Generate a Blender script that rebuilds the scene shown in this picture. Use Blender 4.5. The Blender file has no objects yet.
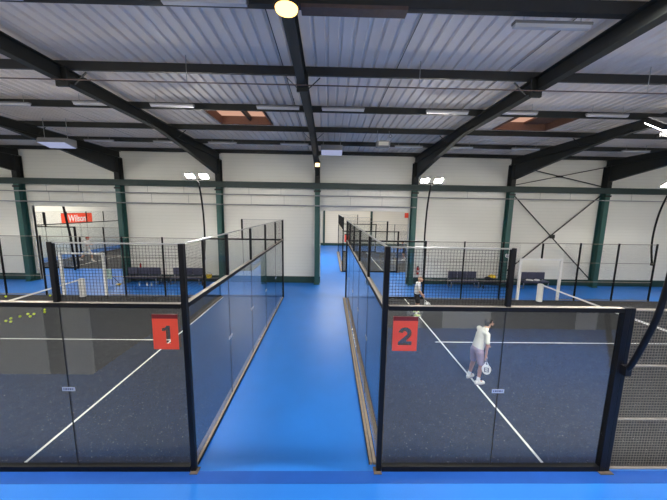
import bpy, math, random
from mathutils import Vector, Matrix
random.seed(7)
S = bpy.context.scene
COL = S.collection
PI = math.pi

# ------------------------------------------------------------------ materials
def nodes(name):
    m = bpy.data.materials.new(name); m.use_nodes = True
    nt = m.node_tree; nt.nodes.clear()
    out = nt.nodes.new('ShaderNodeOutputMaterial')
    return m, nt, out

def mat(name, col, rough=.5, metal=0., var=0., scale=8., spec=.5, emit=None, bump=0., bscale=80.):
    m, nt, out = nodes(name)
    b = nt.nodes.new('ShaderNodeBsdfPrincipled'); nt.links.new(b.outputs[0], out.inputs[0])
    c = tuple(col) + (1,)
    b.inputs['Base Color'].default_value = c
    b.inputs['Roughness'].default_value = rough
    b.inputs['Metallic'].default_value = metal
    b.inputs['Specular IOR Level'].default_value = spec
    tc = nt.nodes.new('ShaderNodeTexCoord')
    if var:
        n = nt.nodes.new('ShaderNodeTexNoise'); n.inputs['Scale'].default_value = scale; n.inputs['Detail'].default_value = 5
        nt.links.new(tc.outputs['Object'], n.inputs['Vector'])
        mx = nt.nodes.new('ShaderNodeMix'); mx.data_type = 'RGBA'
        mx.inputs['A'].default_value = tuple(max(0, v*(1-var)) for v in col) + (1,)
        mx.inputs['B'].default_value = tuple(min(1, v*(1+var)) for v in col) + (1,)
        nt.links.new(n.outputs['Fac'], mx.inputs['Factor']); nt.links.new(mx.outputs['Result'], b.inputs['Base Color'])
    if bump:
        n2 = nt.nodes.new('ShaderNodeTexNoise'); n2.inputs['Scale'].default_value = bscale
        nt.links.new(tc.outputs['Object'], n2.inputs['Vector'])
        bp = nt.nodes.new('ShaderNodeBump'); bp.inputs['Strength'].default_value = bump; bp.inputs['Distance'].default_value = .01
        nt.links.new(n2.outputs['Fac'], bp.inputs['Height']); nt.links.new(bp.outputs[0], b.inputs['Normal'])
    if emit:
        b.inputs['Emission Color'].default_value = tuple(emit[0]) + (1,)
        b.inputs['Emission Strength'].default_value = emit[1]
    return m

def wall_mat(name, col, step=.2, dark=.86):
    """sandwich panels: fine horizontal joints"""
    m, nt, out = nodes(name)
    b = nt.nodes.new('ShaderNodeBsdfPrincipled'); nt.links.new(b.outputs[0], out.inputs[0])
    b.inputs['Roughness'].default_value = .30
    g = nt.nodes.new('ShaderNodeNewGeometry'); sp = nt.nodes.new('ShaderNodeSeparateXYZ')
    nt.links.new(g.outputs['Position'], sp.inputs[0])
    d = nt.nodes.new('ShaderNodeMath'); d.operation = 'DIVIDE'; d.inputs[1].default_value = step; nt.links.new(sp.outputs['Z'], d.inputs[0])
    f = nt.nodes.new('ShaderNodeMath'); f.operation = 'FRACT'; nt.links.new(d.outputs[0], f.inputs[0])
    l = nt.nodes.new('ShaderNodeMath'); l.operation = 'LESS_THAN'; l.inputs[1].default_value = .13; nt.links.new(f.outputs[0], l.inputs[0])
    n = nt.nodes.new('ShaderNodeTexNoise'); n.inputs['Scale'].default_value = .6; nt.links.new(g.outputs['Position'], n.inputs['Vector'])
    m1 = nt.nodes.new('ShaderNodeMix'); m1.data_type = 'RGBA'
    m1.inputs['A'].default_value = tuple(v*.95 for v in col)+(1,); m1.inputs['B'].default_value = tuple(min(1, v*1.04) for v in col)+(1,)
    nt.links.new(n.outputs['Fac'], m1.inputs['Factor'])
    m2 = nt.nodes.new('ShaderNodeMix'); m2.data_type = 'RGBA'
    nt.links.new(l.outputs[0], m2.inputs['Factor']); nt.links.new(m1.outputs['Result'], m2.inputs['A'])
    m2.inputs['B'].default_value = tuple(v*dark for v in col)+(1,)
    nt.links.new(m2.outputs['Result'], b.inputs['Base Color'])
    bp = nt.nodes.new('ShaderNodeBump'); bp.inputs['Strength'].default_value = .12; bp.inputs['Distance'].default_value = .004; bp.invert = True
    nt.links.new(l.outputs[0], bp.inputs['Height']); nt.links.new(bp.outputs[0], b.inputs['Normal'])
    return m

def turf_mat(name, col):
    m, nt, out = nodes(name)
    b = nt.nodes.new('ShaderNodeBsdfPrincipled'); nt.links.new(b.outputs[0], out.inputs[0])
    b.inputs['Roughness'].default_value = .9; b.inputs['Specular IOR Level'].default_value = .2
    tc = nt.nodes.new('ShaderNodeTexCoord')
    n = nt.nodes.new('ShaderNodeTexNoise'); n.inputs['Scale'].default_value = 5; n.inputs['Detail'].default_value = 8; n.inputs['Roughness'].default_value = .75
    nt.links.new(tc.outputs['Object'], n.inputs['Vector'])
    m1 = nt.nodes.new('ShaderNodeMix'); m1.data_type = 'RGBA'
    m1.inputs['A'].default_value = tuple(v*.35 for v in col)+(1,); m1.inputs['B'].default_value = tuple(v*1.65 for v in col)+(1,)
    nt.links.new(n.outputs['Fac'], m1.inputs['Factor'])
    # grains of pale sand lying on the pile
    v = nt.nodes.new('ShaderNodeTexNoise'); v.inputs['Scale'].default_value = 38; v.inputs['Detail'].default_value = 2
    nt.links.new(tc.outputs['Object'], v.inputs['Vector'])
    t = nt.nodes.new('ShaderNodeMapRange'); t.inputs['From Min'].default_value = .68; t.inputs['From Max'].default_value = .74
    nt.links.new(v.outputs['Fac'], t.inputs['Value'])
    m2 = nt.nodes.new('ShaderNodeMix'); m2.data_type = 'RGBA'
    nt.links.new(t.outputs[0], m2.inputs['Factor']); nt.links.new(m1.outputs['Result'], m2.inputs['A'])
    m2.inputs['B'].default_value = (.35, .34, .32, 1)
    nt.links.new(m2.outputs['Result'], b.inputs['Base Color'])
    bp = nt.nodes.new('ShaderNodeBump'); bp.inputs['Strength'].default_value = .5; bp.inputs['Distance'].default_value = .01
    n3 = nt.nodes.new('ShaderNodeTexNoise'); n3.inputs['Scale'].default_value = 90
    nt.links.new(tc.outputs['Object'], n3.inputs['Vector']); nt.links.new(n3.outputs['Fac'], bp.inputs['Height'])
    nt.links.new(bp.outputs[0], b.inputs['Normal'])
    return m

def glass_mat(name, tint=(.95, .965, .96), ior=1.72):
    m, nt, out = nodes(name)
    g = nt.nodes.new('ShaderNodeNewGeometry')
    mr = nt.nodes.new('ShaderNodeMapRange'); mr.inputs['To Min'].default_value = ior; mr.inputs['To Max'].default_value = 1/ior
    nt.links.new(g.outputs['Backfacing'], mr.inputs['Value'])
    fr = nt.nodes.new('ShaderNodeFresnel'); nt.links.new(mr.outputs[0], fr.inputs['IOR'])
    tr = nt.nodes.new('ShaderNodeBsdfTransparent'); tr.inputs[0].default_value = tint + (1,)
    gl = nt.nodes.new('ShaderNodeBsdfGlossy'); gl.inputs['Roughness'].default_value = 0.0
    mx = nt.nodes.new('ShaderNodeMixShader')
    nt.links.new(fr.outputs[0], mx.inputs[0]); nt.links.new(tr.outputs[0], mx.inputs[1]); nt.links.new(gl.outputs[0], mx.inputs[2])
    nt.links.new(mx.outputs[0], out.inputs[0])
    return m

def emis(name, col, st):
    m, nt, out = nodes(name)
    e = nt.nodes.new('ShaderNodeEmission'); e.inputs[0].default_value = tuple(col)+(1,); e.inputs[1].default_value = st
    nt.links.new(e.outputs[0], out.inputs[0]); return m

M = dict(
    blue=mat('blue_floor', (.018, .175, .62), .42, var=.10, scale=1.2, spec=.35, bump=.08, bscale=200),
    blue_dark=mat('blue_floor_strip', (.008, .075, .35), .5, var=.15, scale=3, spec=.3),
    turf=turf_mat('black_turf', (.036, .037, .040)),
    white_line=mat('white_line', (.80, .80, .74), .8),
    wall=wall_mat('white_cladding', (.79, .775, .70), .2, .93),
    wall2=wall_mat('cream_cladding', (.80, .73, .60), .25, .92),
    green=mat('dark_green_paint', (.012, .045, .038), .45, var=.15),
    beam=mat('beam_paint', (.017, .038, .036), .5, var=.15, scale=3),
    teal=mat('teal_steel_paint', (.024, .092, .080), .45, var=.15, scale=3),
    dsteel=mat('dark_roof_steel', (.021, .023, .022), .55, spec=.3, var=.25, scale=4),
    purlin=mat('purlin_steel', (.034, .034, .033), .55, spec=.3, var=.2, scale=5),
    deck=mat('roof_deck_sheet', (.80, .715, .655), .6, var=.10, scale=.8, spec=.2),
    black=mat('black_powder_coat', (.005, .005, .006), .5, spec=.2, var=.2),
    wire=mat('black_mesh_wire', (.009, .009, .010), .55, spec=.25),
    wire_lit=mat('lit_mesh_wire', (.17, .15, .125), .45),  # black mesh wire with lamp light put into a paler colour
    cap=mat('dusty_rail_top', (.27, .24, .20), .6, var=.15, scale=20),
    foot=mat('rusty_foot_plate', (.10, .075, .055), .7, var=.3, scale=30),
    curb=mat('beige_curb', (.27, .22, .165), .75, var=.25, scale=14),
    glass=glass_mat('court_glass', ior=1.52),
    glass_end=glass_mat('end_wall_glass', ior=2.3),
    seal=mat('black_seal', (.01, .01, .012), .6),
    sticker=mat('pale_sticker', (.42, .47, .60), .4),
    ink=mat('sticker_ink', (.02, .03, .10), .5),
    white_paint=mat('white_paint', (.78, .78, .76), .4, var=.05),
    red=mat('red_sign', (.92, .085, .035), .45, var=.05),
    red_shaded=mat('shaded_red_fold', (.20, .012, .010), .5),  # shading of the sign's angled fold put into a darker red
    white_letter=mat('white_letters', (.85, .85, .85), .5),
    lens=emis('floodlight_lens', (1, .955, .865), 620.),
    warm=emis('warm_lamp', (1, .58, .17), 4.5),
    warm2=emis('small_warm_lamp', (1, .66, .28), 4.),
    lavender=emis('blue_reflection_glow', (.60, .66, 1.0), .55),  # faint emission stands in for a blue reflection under the heaters
    grey_box=mat('grey_housing', (.20, .20, .21), .5),
    tube=mat('white_tube', (.48, .48, .51), .4),
    cream_box=mat('cream_box', (.70, .68, .60), .5),
    pipe=mat('grey_pipe', (.36, .36, .35), .35, metal=.3),
    peach=emis('skylight_dome', (1, .56, .40), .62),
    wood=mat('brown_upstand', (.17, .085, .055), .7, var=.3, scale=12),
    rust=mat('rusty_tray', (.10, .065, .055), .7, var=.3),
    bench=mat('indigo_padding', (.055, .058, .10), .55, var=.15),
    bench_black=mat('black_bench', (.012, .012, .014), .5),
    chrome=mat('steel_leg', (.35, .35, .36), .35, metal=.7),
    ball=mat('tennis_ball', (.62, .75, .04), .8, var=.1, scale=60),
    yellow=mat('yellow_plastic', (.85, .55, .02), .5),
    fire_red=mat('extinguisher_red', (.55, .02, .02), .3),
    skin=mat('skin', (.46, .25, .165), .5, var=.06),
    skin_pale=mat('skin_pale', (.58, .34, .24), .5),
    hair=mat('dark_hair', (.012, .010, .009), .6, var=.3, scale=50),
    hair_fair=mat('fair_hair', (.30, .20, .12), .6),
    hair_brown=mat('brown_hair', (.10, .05, .03), .6),
    cream_cloth=mat('cream_cloth', (.68, .67, .58), .85, var=.04, bump=.15, bscale=25),
    mauve=mat('mauve_cloth', (.40, .31, .37), .8, var=.06),
    white_cloth=mat('white_cloth', (.76, .76, .76), .85),
    navy_cloth=mat('navy_cloth', (.015, .02, .05), .8),
    black_cloth=mat('black_cloth', (.012, .012, .016), .8),
    red_cap=mat('red_cap', (.50, .05, .04), .7),
    shoe=mat('white_shoe', (.74, .74, .72), .5),
    shoe_lime=mat('lime_shoe', (.62, .72, .35), .5),
    sole=mat('shoe_sole', (.35, .36, .40), .6),
    eye=mat('eye', (.02, .015, .012), .2),
    lip=mat('lip', (.35, .12, .10), .5),
    racket=mat('white_racket', (.80, .80, .80), .35),
    grip=mat('racket_grip', (.25, .25, .28), .7),
    pale_green=mat('pale_green_board', (.42, .58, .48), .5),
    mezz=mat('mezzanine_concrete', (.35, .35, .34), .8, var=.1),
    panel_light=mat('light_wall_panel', (.85, .83, .76), .6, var=.04),
    panel_dark=mat('dark_wall_panel', (.05, .05, .048), .6, var=.1),
    panel_mid=mat('mid_wall_panel', (.15, .15, .145), .7, var=.1),
)

# ------------------------------------------------------------------ mesh helpers
class MB:
    def __init__(s): s.v = []; s.f = []
    def add(s, vs, fs):
        b = len(s.v); s.v += [tuple(v) for v in vs]; s.f += [tuple(b+i for i in f) for f in fs]; return s
    def box(s, x0, y0, z0, x1, y1, z1):
        if x0 > x1: x0, x1 = x1, x0
        if y0 > y1: y0, y1 = y1, y0
        if z0 > z1: z0, z1 = z1, z0
        return s.add([(x0,y0,z0),(x1,y0,z0),(x1,y1,z0),(x0,y1,z0),(x0,y0,z1),(x1,y0,z1),(x1,y1,z1),(x0,y1,z1)],
                     [(0,3,2,1),(4,5,6,7),(0,1,5,4),(1,2,6,5),(2,3,7,6),(3,0,4,7)])
    def obox(s, c, ax, ay, az):
        """oriented box: centre and three half axes"""
        c, ax, ay, az = map(Vector, (c, ax, ay, az)); vs = []
        for k in (-1, 1):
            for (i, j) in ((-1,-1),(1,-1),(1,1),(-1,1)): vs.append(c+ax*i+ay*j+az*k)
        return s.add(vs, [(0,3,2,1),(4,5,6,7),(0,1,5,4),(1,2,6,5),(2,3,7,6),(3,0,4,7)])
    def bar(s, p, q, w, d=None, up=(0,0,1)):
        """square bar from p to q"""
        p, q = Vector(p), Vector(q); d = d or w; t = q-p
        u = Vector(up)
        a = t.cross(u)
        if a.length < 1e-6: a = t.cross(Vector((1,0,0)))
        a.normalize(); b = a.cross(t).normalized()
        return s.obox((p+q)/2, t/2, a*w/2, b*d/2)
    def tube(s, pts, r, n=8, caps=True):
        pts = [Vector(p) for p in pts]; rs = r if isinstance(r, (list, tuple)) else [r]*len(pts)
        rings = []; a = None
        for i, p in enumerate(pts):
            t = (pts[min(i+1, len(pts)-1)]-pts[max(i-1, 0)]).normalized()
            if a is None:
                a = t.cross(Vector((0,0,1)))
                if a.length < 1e-4: a = t.cross(Vector((1,0,0)))
            a = (a-t*a.dot(t)).normalized(); b = t.cross(a)
            rings.append([p+(a*math.cos(k*2*PI/n)+b*math.sin(k*2*PI/n))*rs[i] for k in range(n)])
        fs = []
        for i in range(len(pts)-1):
            for k in range(n):
                fs.append((i*n+k, i*n+(k+1)%n, (i+1)*n+(k+1)%n, (i+1)*n+k))
        if caps:
            fs.append(tuple(range(n-1, -1, -1))); fs.append(tuple((len(pts)-1)*n+k for k in range(n)))
        return s.add([v for r_ in rings for v in r_], fs)
    def wire(s, p, q, r):
        """three sided wire"""
        p, q = Vector(p), Vector(q); t = (q-p).normalized()
        a = t.cross(Vector((.3,.5,.81))).normalized(); b = t.cross(a)
        o = [(a*math.cos(k*2*PI/3)+b*math.sin(k*2*PI/3))*r for k in range(3)]
        return s.add([p+x for x in o]+[q+x for x in o], [(0,1,4,3),(1,2,5,4),(2,0,3,5)])
    def ell(s, c, r, n=16, m=10, rot=None):
        c = Vector(c); vs = [Vector((0,0,-1))]
        for i in range(1, m):
            th = -PI/2+PI*i/m
            for k in range(n): vs.append(Vector((math.cos(th)*math.cos(2*PI*k/n), math.cos(th)*math.sin(2*PI*k/n), math.sin(th))))
        vs.append(Vector((0,0,1))); fs = [(0, 1+(k+1)%n, 1+k) for k in range(n)]
        for i in range(m-2):
            for k in range(n): fs.append((1+i*n+k, 1+i*n+(k+1)%n, 1+(i+1)*n+(k+1)%n, 1+(i+1)*n+k))
        L = len(vs)-1; o = 1+(m-2)*n
        fs += [(o+k, o+(k+1)%n, L) for k in range(n)]
        out = []
        for v in vs:
            w = Vector((v.x*r[0], v.y*r[1], v.z*r[2]))
            if rot is not None: w = rot @ w
            out.append(c+w)
        return s.add(out, fs)
    def cap(s, p, q, r0, r1, n=14):
        """tapered limb with round ends"""
        p, q = Vector(p), Vector(q); t = (q-p); L = t.length; t.normalize(); pts = []; rs = []
        for k in range(5):
            a = -PI/2+k*PI/8; pts.append(p+t*(math.sin(a)*r0)); rs.append(max(math.cos(a)*r0, .001))
        for k in range(5):
            a = k*PI/8; pts.append(q+t*(math.sin(a)*r1)); rs.append(max(math.cos(a)*r1, .001))
        pts.insert(5, p+t*(L*.02+.0005)); rs.insert(5, r0)
        return s.tube(pts, rs, n)
    def prism(s, prof, axis, a, b):
        """closed 2D profile swept along an axis from a to b; prof coords are the other two axes in order"""
        n = len(prof)
        def P(u, v, w): return {'x': (w,u,v), 'y': (u,w,v), 'z': (u,v,w)}[axis]
        vs = [P(u,v,a) for u,v in prof]+[P(u,v,b) for u,v in prof]
        fs = [(k, (k+1)%n, n+(k+1)%n, n+k) for k in range(n)]+[tuple(range(n-1,-1,-1)), tuple(range(n, 2*n))]
        return s.add(vs, fs)
    def build(s, name, m, parent=None, smooth=False, bevel=0., remesh=0., sub=0, loc=None):
        me = bpy.data.meshes.new(name); me.from_pydata(s.v, [], s.f); me.validate(); me.update()
        o = bpy.data.objects.new(name, me); COL.objects.link(o)
        import bmesh
        bm = bmesh.new(); bm.from_mesh(me); bmesh.ops.recalc_face_normals(bm, faces=bm.faces); bm.to_mesh(me); bm.free()
        if remesh:
            r = o.modifiers.new('r', 'REMESH'); r.mode = 'VOXEL'; r.voxel_size = remesh
            sm = o.modifiers.new('s', 'SMOOTH'); sm.factor = .5; sm.iterations = 4
            dg = bpy.context.evaluated_depsgraph_get()
            new = bpy.data.meshes.new_from_object(o.evaluated_get(dg)); o.modifiers.clear(); o.data = new; me = new; me.name = name
            smooth = True
        if bevel:
            bv = o.modifiers.new('b', 'BEVEL'); bv.width = bevel; bv.segments = 2; bv.limit_method = 'ANGLE'
        if smooth:
            for p in me.polygons: p.use_smooth = True
        me.materials.clear(); me.materials.append(M[m] if isinstance(m, str) else m)
        if parent: o.parent = parent
        if loc is not None: o.location = loc
        return o

def tag(o, label=None, cat=None, group=None, kind=None):
    if label: o['label'] = label
    if cat: o['category'] = cat
    if group: o['group'] = group
    if kind: o['kind'] = kind
    return o
def thing(name, label, cat, loc=(0,0,0), rz=0, group=None):
    o = bpy.data.objects.new(name, None); COL.objects.link(o); o.empty_display_size = .1
    o.location = loc; o.rotation_euler = (0,0,rz)
    return tag(o, label, cat, group, 'thing')
def struct(mb, name, m): return tag(mb.build(name, m), kind='structure')
def dup(root, loc, label, rz=None, group=None):
    r = root.copy(); COL.objects.link(r); r.location = loc
    if rz is not None: r.rotation_euler = (0,0,rz)
    r['label'] = label
    if group: r['group'] = group
    for ch in list(root.children):
        c = ch.copy(); COL.objects.link(c); c.parent = r
        for g in list(ch.children):
            d = g.copy(); COL.objects.link(d); d.parent = c
    return r
def filled(name, splines, extrude, m, parent=None):
    """flat outline(s) with holes, given thickness"""
    cu = bpy.data.curves.new(name, 'CURVE'); cu.dimensions = '2D'; cu.fill_mode = 'BOTH'; cu.extrude = extrude
    for pts in splines:
        sp = cu.splines.new('POLY'); sp.points.add(len(pts)-1); sp.use_cyclic_u = True
        for p, (x, y) in zip(sp.points, pts): p.co = (x, y, 0, 1)
    t = bpy.data.objects.new(name+'_c', cu); COL.objects.link(t)
    me = bpy.data.meshes.new_from_object(t.evaluated_get(bpy.context.evaluated_depsgraph_get()))
    bpy.data.objects.remove(t); me.name = name
    me.transform(Matrix.Rotation(PI/2, 4, 'X'))       # stand it up: facing -Y
    o = bpy.data.objects.new(name, me); COL.objects.link(o); me.materials.clear(); me.materials.append(M[m])
    if parent: o.parent = parent
    return o
def text_mesh(name, body, size, m, parent=None, shear=0, ext=.004, offset=0.):
    cu = bpy.data.curves.new(name, 'FONT'); cu.body = body; cu.size = size; cu.align_x = 'CENTER'; cu.align_y = 'CENTER'
    cu.extrude = ext; cu.shear = shear; cu.offset = offset
    t = bpy.data.objects.new(name+'_c', cu); COL.objects.link(t)
    me = bpy.data.meshes.new_from_object(t.evaluated_get(bpy.context.evaluated_depsgraph_get()))
    bpy.data.objects.remove(t); me.name = name
    me.transform(Matrix.Rotation(PI/2, 4, 'X'))
    o = bpy.data.objects.new(name, me); COL.objects.link(o); me.materials.clear(); me.materials.append(M[m])
    if parent: o.parent = parent
    return o

# ------------------------------------------------------------------ setting out
Y0 = 4.537                     # near side of the two front courts
YF = Y0+10
XL, XR = -2.297, .941          # aisle faces of court one and court two
WY = 17.6                      # back wall of the hall
XW0, XW1 = -24.4, 25.0
YB = -8.0                      # wall behind the gallery
FY = 36.2                      # far wall of the second hall
COLX = [-.68+5.73*k for k in range(-3, 4)]

# ---- floor and walls
struct(MB().box(XW0-.2, YB-.2, -.1, XW1+.2, FY+.3, 0), 'floor', 'blue')
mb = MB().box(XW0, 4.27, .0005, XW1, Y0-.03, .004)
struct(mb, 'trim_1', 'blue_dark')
OP = [(-17.52, -12.45), (-.48, 4.86)]; OZ = 4.46
mb = MB(); xs = [XW0]+[x for o in OP for x in o]+[XW1]
mb.box(XW0, WY, OZ, XW1, WY+.12, 8.2)
for i in range(0, len(xs), 2): mb.box(xs[i], WY, 0, xs[i+1], WY+.12, OZ)
struct(mb, 'wall_back', 'wall')
mb = MB()
for i in range(0, len(xs), 2): mb.box(xs[i]+(.0 if i == 0 else .01), WY-.035, 0, xs[i+1]-.01, WY-.002, .40)
struct(mb, 'baseboard_back', 'green')
mb = MB()
for a, b in OP:
    mb.box(a-.05, WY-.02, 0, a, WY+.14, OZ); mb.box(b, WY-.02, 0, b+.05, WY+.14, OZ)
struct(mb, 'trim_2', 'wall')
struct(MB().box(XW0-.12, YB, 0, XW0, FY, 8.4), 'wall_left', 'wall')
struct(MB().box(XW1, YB, 0, XW1+.12, FY, 8.4), 'wall_right', 'wall')
struct(MB().box(XW0, YB-.12, 0, XW1, YB, 8.5), 'wall_front', 'wall')
struct(MB().box(XW0, FY, 0, XW1, FY+.12, 8.4), 'wall_far', 'wall2')
struct(MB().box(XW0, FY-.04, 0, XW1, FY-.002, .32), 'baseboard_far', 'green')
struct(MB().box(XW0, WY+.12, 7.9, XW1, FY, 8.0), 'ceiling_second', 'deck')
# ---- gallery the camera stands on, and the ground floor rooms under it
struct(MB().box(XW0, YB, 2.55, XW1, 1.35, 2.88), 'floor_gallery', 'mezz')
def facade(name, segs, y, m=None):
    for (a, b, m_) in segs:
        struct(MB().box(a, y-.1, 0, b, y, 2.55), name, m_)
facade('wall_ground', [(XW0, -7.69, 'panel_light'), (-7.69, -7.5, 'panel_light'), (-7.5, -7.08, 'panel_dark'), (-7.08, -6.37, 'panel_light')], 1.62)
struct(MB().box(-6.47, -1.7, 0, -6.37, 1.52, 2.55), 'wall_return', 'panel_mid')
facade('wall_recess', [(-6.37, 3.1, 'panel_mid'), (3.1, 3.7, 'panel_light'), (3.7, 4.5, 'panel_mid'), (4.5, 6.4, 'panel_light'), (6.4, 9.8, 'panel_mid'), (10.62, XW1, 'panel_mid')], -1.7)
struct(MB().box(9.8, -1.8, 0, 10.62, -1.66, 2.2), 'door_1', 'white_paint')
struct(MB().box(9.8, -1.8, 2.2, 10.62, -1.7, 2.55), 'wall_recess', 'panel_mid')

# ---- roof deck: trapezoid sheet, two roof lights
def dz(y): return 7.86+.017*(17.6-y)
SKY = [(-4.45, -2.35, 10.46, 12.56), (6.75, 9.0, 10.46, 12.56)]
mb = MB(); P_ = .28; prof = []
x = XW0; 
while x < XW1:
    prof += [(x, 0), (x+.185, 0), (x+.215, .045), (x+.25, .045)]; x += P_
for (xa, za), (xb, zb) in zip(prof, prof[1:]):
    cuts = [(YB-.1, WY+.1)]
    for (s0, s1, t0, t1) in SKY:
        if xb > s0 and xa < s1: cuts = [(YB-.1, t0), (t1, WY+.1)]
    for (a, b) in cuts:
        mb.add([(xa,a,dz(a)+za),(xb,a,dz(a)+zb),(xb,b,dz(b)+zb),(xa,b,dz(b)+za)], [(0,1,2,3)])
ce = struct(mb, 'ceiling', 'deck')
mb = MB()
for k in range(-7, 8):        # dark side laps between the sheets
    xx = 1.62+2.8*k
    if any(s0-.1 < xx < s1+.1 for s0, s1, _, _ in SKY): continue
    mb.add([(xx,YB,dz(YB)-.004),(xx+.02,YB,dz(YB)-.004),(xx+.02,WY,dz(WY)-.004),(xx,WY,dz(WY)-.004)], [(0,1,2,3)])
struct(mb, 'trim_3', 'purlin')
for n, (s0, s1, t0, t1) in enumerate(SKY):
    w = thing('skylight', ['brown sided roof light with two peach panes', 'brown sided roof light with one peach pane'][n], 'skylight', ((s0+s1)/2, (t0+t1)/2, dz(11.5)), group='roof lights')
    hx, hy = (s1-s0)/2-.002, (t1-t0)/2-.002; H = .32
    u = MB()
    u.box(-hx, -hy, -.03, hx, -hy+.05, H); u.box(-hx, hy-.05, -.03, hx, hy, H); u.box(-hx, -hy+.05, -.03, -hx+.05, hy-.05, H); u.box(hx-.05, -hy+.05, -.03, hx, hy-.05, H)
    u.build('upstand', 'wood', w)
    if n == 0:
        MB().box(-hx+.05, -hy+.05, H-.03, .1, hy-.05, H-.01).build('pane', 'peach', w)
        MB().box(.2, -hy+.05, H-.03, hx-.05, hy-.05, H-.01).build('pane', 'peach', w)
        MB().box(.1, -hy+.05, H-.2, .2, hy-.05, H).build('divider', 'purlin', w)
    else:
        MB().box(-hx+.05, -hy+.05, H-.03, .15, hy-.05, H-.01).build('pane', 'peach', w)
        MB().box(.15, -hy+.05, H-.1, hx-.05, hy-.05, H).build('cover_board', 'wood', w)

# ------------------------------------------------------------------ steel frame
def I_prof(w, h, tf=.016, tw=.011):
    return [(-w/2,0),(w/2,0),(w/2,tf),(tw/2,tf),(tw/2,h-tf),(w/2,h-tf),(w/2,h),(-w/2,h),(-w/2,h-tf),(-tw/2,h-tf),(-tw/2,tf),(-w/2,tf)]
colname = ['at the outer edge of the red banner opening', 'between the red banner opening and the benches', 'behind the far floodlight of court 1',
           'standing at the end of the central blue aisle', 'beside the fire extinguisher', 'carrying the round white plate',
           'on the far side of the crossed wall braces']
CY0, CY1 = 17.17, 17.56
for cx, nm in zip(COLX, colname):
    t = thing('steel_column', 'teal painted steel column '+nm, 'column', (cx, 0, 0), group='columns along the back wall')
    u = MB()
    prof = [(-.14,CY0),(.14,CY0),(.14,CY0+.018),(.007,CY0+.018),(.007,CY1-.018),(.14,CY1-.018),(.14,CY1),(-.14,CY1),(-.14,CY1-.018),(-.007,CY1-.018),(-.007,CY0+.018),(-.14,CY0+.018)]
    u.prism(prof, 'z', .02, 6.05).build('shaft', 'teal', t)
    MB().prism(prof, 'z', 6.051, 7.29).build('column_head', 'dsteel', t)
    MB().box(-.18, CY0-.04, 0, .18, CY1, .02).build('base_plate', 'teal', t)
    MB().box(-.2, CY0-.012, 5.52, .2, CY0-.002, 5.62).build('bracket', 'dsteel', t)

rn = ['first of the row, ending beside the red banner opening', 'second of the row, after the red banner opening', 'crossing over court 1, third of the row', 'above the central aisle with the round warm lamp',
      'crossing over court 2 next to the small hanging box', 'beside the roof light over court 2', 'last of the row beyond the crossed wall braces']
ZB = 7.57
for cx, nm in zip(COLX, rn):
    t = thing('roof_rafter', 'dark steel roof rafter '+nm, 'rafter', (cx, 0, 0), group='rafters under the metal roof')
    def top(y): return dz(y)-.215
    def bot(y): return top(y)-.34
    w, tf = .2, .016
    u = MB()
    ys = (YB+.02, 10.3, 17.5)
    def plank(x0, x1, ya, yb, f, g):
        u.add([(x0,ya,f(ya)),(x1,ya,f(ya)),(x1,yb,f(yb)),(x0,yb,f(yb)),(x0,ya,g(ya)),(x1,ya,g(ya)),(x1,yb,g(yb)),(x0,yb,g(yb))], [(0,3,2,1),(4,5,6,7),(0,1,5,4),(1,2,6,5),(2,3,7,6),(3,0,4,7)])
    plank(-w/2, w/2, ys[0], 17.55, lambda y: top(y)-tf, top)
    plank(-w/2, w/2, ys[0], 17.55, bot, lambda y: bot(y)+tf)
    plank(-.006, .006, ys[0], 17.55, lambda y: bot(y)+tf, lambda y: top(y)-tf)
    u.build('beam', 'dsteel', t)
    u = MB()
    hb = lambda y: 7.5+(6.42-7.5)*((y-10.6)/(17.15-10.6))**1.15
    n = 6; yy = [10.6+(17.15-10.6)*k/n for k in range(n+1)]
    for a, b in zip(yy, yy[1:]):
        u.add([(x_, y_, z_) for y_ in (a, b) for (x_, z_) in ((-w/2, hb(y_)), (w/2, hb(y_)), (w/2, hb(y_)+tf), (-w/2, hb(y_)+tf))], [(0,1,5,4),(1,2,6,5),(2,3,7,6),(3,0,4,7),(0,3,2,1),(4,5,6,7)])
        u.add([(x_, y_, z_) for y_ in (a, b) for (x_, z_) in ((-.006, hb(y_)+tf), (.006, hb(y_)+tf), (.006, bot(y_)), (-.006, bot(y_)))], [(0,1,5,4),(1,2,6,5),(2,3,7,6),(3,0,4,7),(0,3,2,1),(4,5,6,7)])
    u.build('haunch', 'dsteel', t)
    u = MB(); u.box(-.14, 7.5, bot(7.6)-.10, .14, 7.53, top(7.6)-.0); u.box(-.14, 7.535, bot(7.6)-.10, .14, 7.565, top(7.6)-.0)
    u.build('splice_plate', 'dsteel', t)
    for yb in (7.75, 12.72):
        for sx in (-1, 1):
            MB().bar((sx*.10, yb, bot(yb)+.03), (sx*.42, yb, top(yb)-.02), .05, .012).build('fly_brace', 'dsteel', t)
pn = ['sixth from the gallery, just above the back wall', 'fifth from the gallery', 'fourth from the gallery, behind the roof lights', 'third from the gallery, before the roof lights',
      'second from the gallery, beside the thin cable', 'first from the gallery, by the round lamp']
for py, nm in zip((17.42, 15.1, 12.7, 10.32, 7.72, 5.32), pn):
    w, hh = (.075, .2) if py != 5.32 else (.13, .2)
    z1 = dz(py)-.006; z0 = z1-hh
    u = MB(); pr = [(py-w/2, z0), (py+w/2, z0), (py+w/2, z0+.03), (py-w/2+.012, z0+.012), (py-w/2+.012, z1-.012), (py+w/2, z1-.03), (py+w/2, z1), (py-w/2, z1)]
    u.prism(pr, 'x', XW0+.02, XW1-.02)
    o = u.build('purlin_beam', 'purlin' if py < 9 else 'dsteel'); tag(o, 'long dark purlin under the roof, '+nm, 'purlin', 'purlins under the metal roof', 'thing')
    if py == 5.32:
        pass
t = thing('cable_tray', 'rusty brown cable tray under the first purlin beside the warm lamp', 'cable tray', (.2, 5.32, dz(5.32)-.27))
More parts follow.
